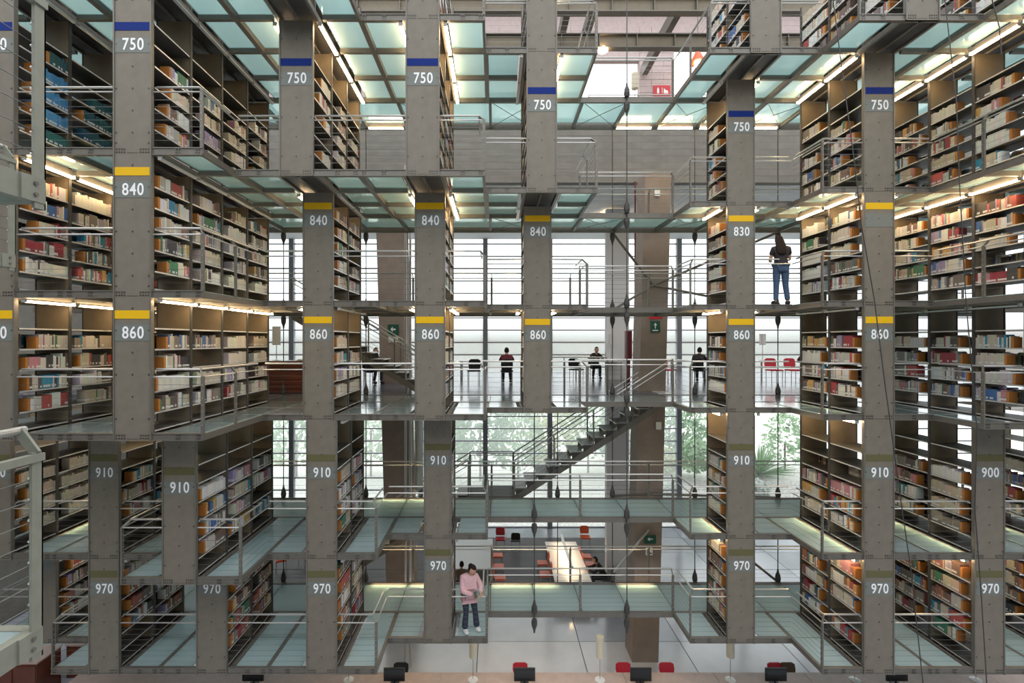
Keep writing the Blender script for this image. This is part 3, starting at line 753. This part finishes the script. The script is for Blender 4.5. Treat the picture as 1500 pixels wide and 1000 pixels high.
for i, (x, m) in enumerate(((-2.6, 'black'), (.70, 'red'), (3.55, 'red'), (4.75, 'red'), (7.75, 'red'), (8.1, 'brown'))):
    q_ = chair(x, 12.98, G, 0, M[m], f'{"dark" if m != "red" else "red"} chair behind long desk, {ORD[i+1]} chair from left', 'chairs behind the long desk', .45); q_.scale = (1, 1, .74)
# mahogany counter on the reading level
rt = empty('wooden_counter', (-6.0, 13.75, R3), 'mahogany slatted counter beside the left bookcases on the reading level', 'counter')
pbox('worktop', rt, -1.3, 1.1, -.05, .65, .88, .93, M['mahogany']); pbox('carcass', rt, -1.25, 1.05, .04, .6, 0, .88, M['mahogany'])
for q in range(7): pbox('board', rt, -1.25, 1.05, 0, .035, .02+q*.122, .13+q*.122, M['mahogany'])
o = MB().box(-.2, .2, -.14, .14, 0, .02, M['table']).box(-.17, .17, -.1, .1, .02, .05, M['table']).obj('paper_tray', None, (-5.55, 13.95, R3+.93)); tag(o, 'white paper tray on the mahogany counter', 'tray')
# wooden boxes at lower left
for i, (x, y, wd, h) in enumerate(((-12.75, 13.0, 1.25, 1.05), (-11.7, 13.9, .9, .95))):
    rt = empty('wooden_cabinet', (x, y, 0), f'low reddish brown wooden cabinet at lower left, {"larger front" if i==0 else "smaller rear"} one', 'cabinet', 'wooden cabinets at lower left')
    pbox('carcass', rt, -wd/2, wd/2, -.35, .35, 0, h-.04, M['mahogany']); pbox('top', rt, -wd/2-.02, wd/2+.02, -.37, .37, h-.04, h, M['wood'])
    for q in (-.25, .25): pbox('door', rt, q*wd-wd*.23, q*wd+wd*.23, -.37, -.35, .08, h-.1, M['mahogany'])
# ------------------------------------------------------------------ shafts, pipes, signs
o = MB().box(4.35, 5.22, 18.6, 18.9, 0, 14.7, M['whitewall']).obj('shaft_panel'); tag(o, 'tall pale wall panel left of the leaning right column', 'wall panel')
o = MB().bar((4.52, 15.4, 2), (4.52, 15.4, 14.7), .028, M['darkred']).obj('pipe'); tag(o, 'thin red vertical fire pipe left of the leaning column', 'pipe')
rt = empty('fire_cabinet', (4.55, 16.3, R3), 'dark red fire cabinet beside the leaning column', 'cabinet'); pbox('body', rt, -.1, .1, -.1, .1, .9, 1.85, M['darkred']); pbox('base', rt, -.05, .05, -.05, .05, 0, .9, M['darkred'])
o = MB().lathe((-2.2, 13.75, 5.3), [(.11, 0), (.11, 2.6)], M['pipe'], 16).obj('duct'); tag(o, 'round silver duct beside the third 910 column', 'duct')
for i, x in enumerate((-2.62, -2.48)):
    o = MB().bar((x, 14.0, 0), (x, 14.0, 14.7), .035, M['pipe'], 10).obj('pipe'); tag(o, f'{"left" if i==0 else "right"} of two grey vertical pipes beside the left leaning column', 'pipe', 'grey vertical pipes')
def sign(px0, py0, px1, py1, y, m, label, glyph=None):
    a = at(px0, py1, y); b = at(px1, py0, y); wd, h = b.x-a.x, b.z-a.z
    rt = empty('sign', (a.x, y, a.z), label, 'sign'); pbox('plate', rt, 0, wd, 0, .02, 0, h, m)
    g = MB()
    if glyph == 'arrow_left': g.poly([(wd*.25, h*.55), (wd*.45, h*.8), (wd*.45, h*.62), (wd*.72, h*.62), (wd*.72, h*.48), (wd*.45, h*.48), (wd*.45, h*.3)], .004, M['white'])
    if glyph == 'arrow_up': g.poly([(wd*.5, h*.85), (wd*.32, h*.62), (wd*.45, h*.62), (wd*.45, h*.35), (wd*.55, h*.35), (wd*.55, h*.62), (wd*.68, h*.62)], .004, M['white']); g.box(wd*.2, wd*.8, 0, .004, h*.14, h*.24, M['white'])
    if glyph == 'fire': 
        g.poly([(wd*.22, h*.25), (wd*.22, h*.65), (wd*.28, h*.85), (wd*.34, h*.65), (wd*.34, h*.25)], .004, M['white']); g.box(wd*.5, wd*.53, 0, .004, h*.25, h*.8, M['white'])
        g.poly([(wd*.6, h*.25), (wd*.62, h*.75), (wd*.7, h*.6), (wd*.85, h*.5), (wd*.88, h*.25)], .004, M['white'])
    if glyph == 'notice': g.box(wd*.2, wd*.45, 0, .004, h*.2, h*.8, M['black']); g.box(wd*.55, wd*.85, 0, .004, h*.2, h*.35, M['black'])
    if g.v: g.v = [(p, q-.006, r) for p, q, r in g.v]; g.obj('pictogram', rt)
sign(957, 125, 982, 141, 17.97, M['red_sign'], 'red fire equipment sign on the pink block pier', 'fire')
sign(953, 470, 967, 487, 14.17, M['green_sign'], 'green exit sign with up arrow on the leaning column', 'arrow_up')
sign(951, 463, 971, 467, 14.17, M['red_sign'], 'narrow red sign above the green exit sign')
sign(944, 784, 961, 796, 14.1, M['green_sign'], 'green sign with left arrow low on the leaning column', 'arrow_left')
sign(946, 802, 956, 813, 14.1, M['white'], 'small white notice under the green arrow sign', 'notice')
sign(961, 618, 969, 629, 14.12, M['white'], 'small white notice hanging on the leaning column')
sign(959, 278, 967, 287, 14.17, M['white'], 'small white box high on the leaning column')
sign(568, 475, 584, 491, 16.98, M['green_sign'], 'green exit sign on the left leaning column', 'arrow_left')
sign(569, 493, 583, 501, 16.98, M['whitewall'], 'white notice board under the exit sign on left column')
p = at(1022, 92, 17.2); rt = empty('pendant_lamp', p, 'glowing warm pendant lamp above the sixth column bay', 'lamp')
MB().lathe((0,0,0), [(.28, 0), (.06, .42)], M['orange'], 14).obj('lamp_shade', rt); MB().lathe((0,0,-.14), [(.02, 0), (.12, .06), (.12, .14)], M['tube_on'], 12).obj('bulb', rt); MB().bar((0,0,.4), (0,0,2.5), .01, M['black']).obj('flex', rt)
p = at(883, 77, 15.25); rt = empty('pendant_lamp', p, 'white round lamp under the farther roof beam', 'lamp')
MB().lathe((0,0,0), [(.1, 0), (.16, .05), (.12, .14)], M['tube_on'], 14).obj('bulb', rt); MB().bar((0,0,.13), (0,0,.16), .015, M['black']).obj('flex', rt)
p = at(930, 130, 17.2); rt = empty('standing_lamp', (p.x, 17.2, 16.86), 'cream cylinder lamp standing on the upper floor', 'lamp')
hh = p.z-16.86; MB().bar((0,0,0), (0,0,hh), .014, M['chrome']).obj('pole', rt); MB().lathe((0,0,hh), [(.12, 0), (.12, .55)], M['cream'], 16).obj('lamp_shade', rt); MB().lathe((0,0,0), [(.14, 0), (.14, .02)], M['table'], 12).obj('base', rt)
railing([(3.2, 16.3), (8.3, 16.3)], 16.95, 'railing along the edge of the upper floor', [(0,1)], posts_every=1.7, cables=3)
# drooping dark cables at the right
def droop(pts, y, label):
    P = [at(a, b, y) for a, b in pts]; cu = bpy.data.curves.new('cable', 'CURVE'); cu.dimensions = '3D'; cu.bevel_depth = .0065; cu.bevel_resolution = 1
    sp = cu.splines.new('POLY'); sp.points.add(len(P)-1)
    for q, v in zip(sp.points, P): q.co = (*v, 1)
    cu.materials.append(M['rope']); o = bpy.data.objects.new('hanging_cable', cu); C.objects.link(o)
    bpy.context.view_layer.update(); me = bpy.data.meshes.new_from_object(o.evaluated_get(bpy.context.evaluated_depsgraph_get())); bpy.data.objects.remove(o)
    tag(link('hanging_cable', me), label, 'cable', 'loose dark cables hanging at the right')
droop([(1218, -20), (1233, 99), (1252, 240), (1262, 330), (1281, 440), (1296, 560), (1311, 670), (1318, 722), (1335, 840), (1353, 1010)], 6.5, 'loose dark cable crossing the seventh column of bookcases')
droop([(1382, -20), (1401, 149), (1405, 256), (1410, 350), (1415, 440), (1431, 627), (1428, 744), (1438, 880), (1446, 1010)], 6.8, 'loose dark cable nearer the right edge')
droop([(1448, -20), (1464, 40), (1467, 80)], 6.0, 'short loose cable end at top right')
# ------------------------------------------------------------------ garden outside
struct('ground_outside', MB().box(-50, 60, 24.7, 90, -.4, -.05, M['gravel']).obj('floor'), 'pale gravel ground of the garden outside')
def shrub(x, y, z, r, h, m, label, n=420, spiky=False, trunk=False):
    rt = empty('shrub', (x, y, z), label, 'shrub', 'plants in the garden outside'); b = MB(); ls = .16 if not spiky else 1.0
    for i in range(n):
        t = random.uniform(0, 2*math.pi)
        if spiky:
            e = random.uniform(.25, 1.35); d = Vector((math.cos(t)*math.cos(e), math.sin(t)*math.cos(e), math.sin(e))); L = random.uniform(.7, 1)*h
            sd = Vector((-math.sin(t), math.cos(t), 0))*.045; c0 = Vector((0,0,.05)); mid = d*L*.5+Vector((0,0,-.02)); tip = d*L-Vector((0,0,.18*L*(1-math.sin(e))))
            k0 = len(b.v); b.v += [tuple(c0-sd), tuple(c0+sd), tuple(mid+sd), tuple(tip), tuple(mid-sd)]; b.f.append([k0, k0+1, k0+2, k0+3, k0+4]); b.m.append(b.mi(m))
        else:
            u = random.uniform(-.6, 1); rr = math.sqrt(max(0, 1-u*u))*random.uniform(.55, 1)
            c0 = Vector((rr*r*math.cos(t), rr*r*math.sin(t), h*.5+u*h*.5)); a = Vector((random.gauss(0,1), random.gauss(0,1), random.gauss(0,1))).normalized(); q = a.orthogonal().normalized()
            s_ = ls*random.uniform(.7, 1.6)*max(1, r/1.6); k0 = len(b.v); b.v += [tuple(c0-a*s_), tuple(c0+q*s_*.5), tuple(c0+a*s_), tuple(c0-q*s_*.5)]; b.f.append([k0, k0+1, k0+2, k0+3]); b.m.append(b.mi(m))
    b.obj('foliage', rt)
    MB().bar((0,0,-.1), (0,0,h*.5), .04*max(1, r), M['mahogany'], 6).obj('stem', rt)
gm = ['leaf_g', 'leaf_d', 'leaf_g', 'leaf_y']
for i in range(11):
    shrub(-14+i*2.6, 33+random.uniform(-1, 2), 0, 2.0, random.uniform(4.5, 7.5), M[gm[i % 4]], f'tall bush behind the louvred facade, {ORD[i+1]} from left', 700)
for (x, y, r, h, m, lab, sp) in ((10.2, 29, .9, 1.7, 'leaf_y', 'rounded yellow green shrub outside, right of the leaning column', False), (11.9, 28.5, .9, 2.3, 'leaf_g', 'green bush outside left of the sixth column', False),
        (16.0, 29, 1, 2.6, 'leaf_g', 'large spiky green plant outside, right of the sixth column', True), (9.6, 27, .7, .9, 'leaf_w', 'low silvery shrub outside near the leaning column', False),
        (14.6, 27, .9, 1.1, 'leaf_w', 'low silvery shrub outside right of the sixth column', False), (18.2, 30, 1.4, 3.6, 'leaf_g', 'tall green bush outside at the far right', False), (12.6, 32, 1.6, 4.0, 'leaf_d', 'dark tall bush outside behind the yellow shrub', False), (15.4, 33, 1.8, 5.0, 'leaf_g', 'tall pale green bush behind the spiky plant', False)):
    shrub(x, y, 1.4 if y > 27.5 else .6, r, h, M[m], lab, 420 if not sp else 150, sp)
def mound():
    m = MB().poly([(25.2, -.05), (26, .45), (28, 1.35), (34, 1.7), (40, 1.7), (40, -.05)], 14, M['gravel'], 0); m.v = [(a+8.4, b, c) for a, b, c in m.v]
    return m.obj('planted_mound')
tag(mound(), 'sloping pale planted bank outside the clear glass', 'bank')
# ------------------------------------------------------------------ people
def skin_obj(name, parent, nodes, edges_, m, root=0, lv=2):
    me = bpy.data.meshes.new(name); ks = list(nodes); ix = {k: i for i, k in enumerate(ks)}
    me.from_pydata([nodes[k][0] for k in ks], [(ix[a], ix[b]) for a, b in edges_], []); me.materials.append(m)
    o = link(name, me, parent); sk = o.modifiers.new('s', 'SKIN'); sk.use_smooth_shade = True
    for k in ks:
        r = nodes[k][1]; r = r if isinstance(r, tuple) else (r, r); me.skin_vertices[0].data[ix[k]].radius = r
    me.skin_vertices[0].data[root].use_root = True
    sb = o.modifiers.new('u', 'SUBSURF'); sb.levels = lv; sb.render_levels = lv
    return o
def lerp(a, b, t): return tuple(a[i]+(b[i]-a[i])*t for i in range(3))
def person(loc, rz, label, J, top, legs, shoe, hair='short', scale=1.0, bulky=1.0, sleeve='long', head_rot=(0, 0, 0), flare=1.0):
    """J: joints in metres, figure faces local -y. keys: pel, chest, neck, head, and for l/r: hip, knee, ankle, toe, sh, elb, wri"""
    rt = empty('person', loc, label, 'person', None, rz); rt.scale = (scale,)*3
    N = dict(pel=(J['pel'], (.115, .10)), waist=(lerp(J['pel'], J['chest'], .5), (.09, .07)), chest=(J['chest'], (.09, .065)), neck=(J['neck'], .05), skull=(lerp(J['neck'], J['head'], .6), .06), crown=(J['head'], .072))
    E = [('pel', 'waist'), ('waist', 'chest'), ('chest', 'neck'), ('neck', 'skull'), ('skull', 'crown')]
    for s in 'lr':
        N[s+'hip'] = (J[s+'hip'], .085); N[s+'knee'] = (J[s+'knee'], .054); N[s+'ank'] = (J[s+'ankle'], .034); N[s+'toe'] = (J[s+'toe'], .026)
        N[s+'sh'] = (J[s+'sh'], .042); N[s+'elb'] = (J[s+'elb'], .038); N[s+'wri'] = (J[s+'wri'], .026)
        d = (Vector(J[s+'wri'])-Vector(J[s+'elb'])).normalized(); pal = Vector(J[s+'wri'])+d*.055; N[s+'pal'] = (tuple(pal), (.038, .02))
        E += [('pel', s+'hip'), (s+'hip', s+'knee'), (s+'knee', s+'ank'), (s+'ank', s+'toe'), ('chest', s+'sh'), (s+'sh', s+'elb'), (s+'elb', s+'wri'), (s+'wri', s+'pal')]
    skin_obj('body', rt, N, E, M['skin'])
    for s in 'lr':                                   # five fingers on each hand
        wri = Vector(J[s+'wri']); d = (wri-Vector(J[s+'elb'])).normalized(); side = d.cross(Vector((0, 0, 1)))
        side = side.normalized() if side.length > .1 else Vector((1, 0, 0)); dn = side.cross(d).normalized()
        if dn.z > 0: dn = -dn
        for q, (off, L) in enumerate(((-.03, .062), (-.01, .072), (.01, .068), (.03, .055))):
            b0 = wri+d*.06+side*off; b1 = b0+d*L*.55; b2 = b1+d*L*.35+dn*L*.3; 
            skin_obj('finger', rt, {0: (tuple(b0), .0095), 1: (tuple(b1), .0088), 2: (tuple(b2), .0075)}, [(0, 1), (1, 2)], M['skin'], 0, 1)
        b0 = wri+d*.02-side*.028*(1 if s == 'l' else -1); skin_obj('thumb', rt, {0: (tuple(b0), .011), 1: (tuple(b0+d*.03-side*.02*(1 if s=='l' else -1)), .010), 2: (tuple(b0+d*.06-side*.022*(1 if s=='l' else -1)), .0085)}, [(0, 1), (1, 2)], M['skin'], 0, 1)
    # head
    hm = bpy.data.meshes.new('head'); import bmesh
    bm = bmesh.new(); bmesh.ops.create_uvsphere(bm, u_segments=20, v_segments=14, radius=1)
    for v in bm.verts:
        x, y, z = v.co; jaw = 1-.28*max(0, -z); y2 = y*.098; 
        if y < 0 and abs(x) < .22 and -.25 < z < .15: y2 -= .018*(1-abs(x)/.22)      # nose
        if y < 0 and .1 < z < .35 and .2 < abs(x) < .5: y2 += .008                   # eye sockets
        if abs(x) > .93 and abs(z) < .3: x *= 1.12                                    # ears
        v.co = (x*.075*jaw, y2*(1-.12*max(0, -z)), z*.115)
    bm.to_mesh(hm); bm.free(); hm.materials.append(M['skin']); hm.polygons.foreach_set('use_smooth', [True]*len(hm.polygons))
    ho = link('head', hm, rt, J['head']); ho.rotation_euler = head_rot
    f = MB()
    for sx in (-1, 1): f.box(sx*.03-.011, sx*.03+.011, -.094, -.086, .018, .026, M['hair'])
    f.obj('eyes', ho); MB().box(-.022, .022, -.093, -.083, -.058, -.050, M['maroon']).obj('mouth', ho)
    bm = bmesh.new(); bmesh.ops.create_uvsphere(bm, u_segments=20, v_segments=14, radius=1)
    kill = [v for v in bm.verts if (v.co.y < -.25 and v.co.z < .55) or v.co.z < (-.7 if hair != 'short' else -.6)]
    bmesh.ops.delete(bm, geom=kill, context='VERTS')
    for v in bm.verts: v.co = (v.co.x*.086, v.co.y*.108+.006, v.co.z*.128+.004)
    hm = bpy.data.meshes.new('hair'); bm.to_mesh(hm); bm.free(); hm.materials.append(M['hair']); hm.polygons.foreach_set('use_smooth', [True]*len(hm.polygons)); link('hair', hm, ho)
    if hair == 'long':
        skin_obj('long_hair', ho, {0: ((0, .02, .065), (.10, .10)), 1: ((0, .05, -.08), (.10, .07)), 2: ((0, .07, -.18), (.125, .06)), 3: ((0, .08, -.30), (.125, .05)), 4: ((.01, .07, -.40), (.10, .04))}, [(0,1),(1,2),(2,3),(3,4)], M['hair'])
    if hair == 'bun': skin_obj('hair_bun', ho, {0: ((0, .06, .03), .06), 1: ((0, .11, .03), .06), 2: ((0, .14, .03), .04)}, [(0,1),(1,2)], M['hair'])
    # top
    bu = bulky; T = dict(hem=(lerp(J['pel'], J['chest'], -.25 if bu > 1.1 else .06), (.15*bu, .128*bu)), pel=(J['pel'], (.148*bu, .125*bu)), waist=(lerp(J['pel'], J['chest'], .5), (.135*bu, .11*bu)), chest=(J['chest'], (.148*bu, .115*bu)), col=(lerp(J['chest'], J['neck'], .95), .068))
    E = [('hem', 'pel'), ('pel', 'waist'), ('waist', 'chest'), ('chest', 'col')]
    for s in 'lr':
        T[s+'sh'] = (J[s+'sh'], .066*bu); E.append(('chest', s+'sh'))
        if sleeve == 'long':
            T[s+'elb'] = (J[s+'elb'], .056*bu); T[s+'wri'] = (lerp(J[s+'elb'], J[s+'wri'], .93), .042*bu); E += [(s+'sh', s+'elb'), (s+'elb', s+'wri')]
        else: T[s+'up'] = (lerp(J[s+'sh'], J[s+'elb'], .6), .058); E.append((s+'sh', s+'up'))
    skin_obj('top', rt, T, E, top, 1)
    L = dict(pel=(lerp(J['pel'], J['chest'], -.02), (.13, .115)))
    E = []
    for s in 'lr':
        L[s+'hip'] = (J[s+'hip'], .098); L[s+'th'] = (lerp(J[s+'hip'], J[s+'knee'], .5), .085); L[s+'knee'] = (J[s+'knee'], .066); L[s+'calf'] = (lerp(J[s+'knee'], J[s+'ankle'], .5), .06*flare); L[s+'ank'] = (lerp(J[s+'knee'], J[s+'ankle'], .97), .055*flare**2)
        E += [('pel', s+'hip'), (s+'hip', s+'th'), (s+'th', s+'knee'), (s+'knee', s+'calf'), (s+'calf', s+'ank')]
        a = Vector(J[s+'ankle']); t = Vector(J[s+'toe'])
        f_ = (t-a); f_.z = 0; f_.normalize(); a.z = t.z = .055; skin_obj('shoe', rt, {0: (tuple(a-f_*.05), .062), 1: (tuple(lerp(a, t, .5)), .062), 2: (tuple(t+f_*.035), .05)}, [(0, 1), (1, 2)], shoe, 0, 1)
    skin_obj('trousers', rt, L, E, legs, 0)
    return rt
# woman in pink on the bottom level, third column
J = dict(pel=(0, 0, .90), chest=(0, -.01, 1.20), neck=(.03, -.05, 1.36), head=(.06, -.10, 1.47),
    lhip=(.09, 0, .86), rhip=(-.09, 0, .86), lknee=(.14, -.03, .47), rknee=(-.07, -.02, .47), lankle=(.19, .02, .08), rankle=(-.10, .0, .08), ltoe=(.23, -.11, .04), rtoe=(-.06, -.14, .04),
    lsh=(.17, -.01, 1.27), rsh=(-.16, -.01, 1.27), lelb=(.27, -.07, 1.04), relb=(-.17, -.12, 1.02), lwri=(.22, -.25, 1.00), rwri=(.05, -.28, .97))
person((-.60, 11.02, 2.85), .25, 'person in a pink pullover and dark flared jeans looking down at a phone', J, M['pink'], M['darkdenim'], M['shoe'], 'bun', 1.0, 1.22, head_rot=(.55, 0, .5), flare=1.22)
o = MB().box(-.035, .035, -.005, .005, -.07, .07, M['black']).obj('phone', None, (-.44, 10.72, 3.86)); o.rotation_euler = (-.9, 0, .3); tag(o, 'dark phone in the hands of the person in pink', 'phone')
J = dict(pel=(0, 0, .90), chest=(0, .0, 1.22), neck=(0, -.02, 1.38), head=(.02, -.06, 1.49),
    lhip=(.085, 0, .86), rhip=(-.085, 0, .86), lknee=(.09, -.02, .47), rknee=(-.11, -.03, .47), lankle=(.12, .03, .08), rankle=(-.14, .02, .08), ltoe=(.14, -.1, .04), rtoe=(-.18, -.11, .04),
    lsh=(.165, 0, 1.29), rsh=(-.165, 0, 1.29), lelb=(.21, -.05, 1.04), relb=(-.22, -.08, 1.05), lwri=(.12, -.25, 1.05), rwri=(-.16, -.26, 1.08))
person((6.57, 10.98, 10.38), math.pi-.15, 'person seen from behind with long dark hair, black t-shirt and blue jeans', J, M['tee'], M['denim'], M['black'], 'long', 1.0, 1.02, 'short', head_rot=(.3, 0, 0))
o = MB().box(-.09, .09, -.012, .012, -.12, .12, M['table']).obj('open_book', None, (6.72, 11.28, 11.44)); o.rotation_euler = (.7, 0, .2); tag(o, 'pale book held by the person with long dark hair', 'book')
def seated(x, y, z, rz, lab, top, legs, hair='short', lean=.12):
    J = dict(pel=(0, .05, .52), chest=(0, -.02-lean*.5, .88), neck=(0, -.06-lean, 1.03), head=(0, -.11-lean, 1.15), lhip=(.09, .02, .50), rhip=(-.09, .02, .50), lknee=(.12, -.38, .50), rknee=(-.12, -.38, .50),
        lankle=(.12, -.36, .08), rankle=(-.14, -.30, .08), ltoe=(.13, -.5, .04), rtoe=(-.15, -.44, .04), lsh=(.17, -.04-lean*.5, .94), rsh=(-.17, -.04-lean*.5, .94), lelb=(.24, -.18-lean, .78), relb=(-.24, -.18-lean, .78), lwri=(.10, -.40-lean, .80), rwri=(-.10, -.40-lean, .80))
    return person((x, y, z), rz, lab, J, M[top], M[legs], M['black'], hair, 1.0, 1.05)
seated(.42, 16.85, R3, math.pi, 'person in a maroon top seated with back to us at the reading table', 'maroon', 'tee')
seated(4.0, 19.1, R3, 0, 'person in black seated facing us behind the white reading table', 'tee', 'tee', lean=.2)
seated(-4.35, 16.9, R3, .9, 'person in black seated behind the descending stair', 'tee', 'tee')
seated(7.45, 17.5, R3, math.pi-.6, 'person in black seated right of the leaning column', 'tee', 'tee')
seated(11.35, 17.35, R3, math.pi-.4, 'person in a red top seated at the right reading table', 'maroon', 'tee')
seated(4.15, 18.35, G, -math.pi/2, 'person in black seated right of the ground floor lamp table', 'tee', 'tee', lean=.2)
seated(-1.25, 17.75, G, math.pi, 'person in a brown coat seated at the left ground table', 'brown', 'tee')
for i, (x, y, z, r) in enumerate(((.42, 16.95, R3, math.pi), (4.0, 19.25, R3, 0), (-4.4, 17.0, R3, .9), (7.45, 17.45, R3, math.pi-.6), (11.35, 17.3, R3, math.pi-.4), (4.3, 18.35, G, -math.pi/2), (-1.25, 17.65, G, math.pi))):
    chair(x, y, z, r, M['black'], ['dark chair under the maroon seated reader', 'dark chair under the reader facing us', 'dark chair under the reader behind the stair', 'dark chair under the reader right of the leaning column', 'dark chair under the reader in red', 'dark chair under the reader at the ground lamp table', 'dark chair under the brown coated reader'][i], 'occupied chairs', .45)

for i, (px, py0, py1, y, zt, lab) in enumerate(((405, 478, 505, 14.1, R3+.93, 'lamp with white shade standing on the mahogany counter'), (895, 489, 505, 18.3, R3+.76, 'lamp with white shade on the table before the dark reader'),
        (1058, 489, 505, 18.4, R3+.76, 'lamp with white shade on the table right of the leaning column'), (1117, 489, 505, 18.2, R3+.76, 'lamp with white shade on the table by the red chairs'))):
    p = at(px, py1, y); h = at(px, py0, y).z-p.z
    rt = empty('table_lamp', (p.x, y, zt), lab, 'lamp', 'white lamps on the reading level')
    MB().bar((0,0,.0), (0,0,p.z-zt+.05), .012, M['chrome']).obj('pole', rt); MB().lathe((0,0,p.z-zt), [(.11, 0), (.115, .01), (.115, h)], M['table'], 16).obj('lamp_shade', rt); MB().lathe((0,0,0), [(.12, 0), (.12, .015)], M['table'], 12).obj('base', rt)
chair(-8.9, 19.9, G, .4, M['orange'], 'orange chair on the ground floor seen left of the second bottom column pair', 'chairs on the ground floor')
chair(-8.1, 20.4, G, -.5, M['red'], 'red chair on the ground floor beside the far left orange chair', 'chairs on the ground floor')
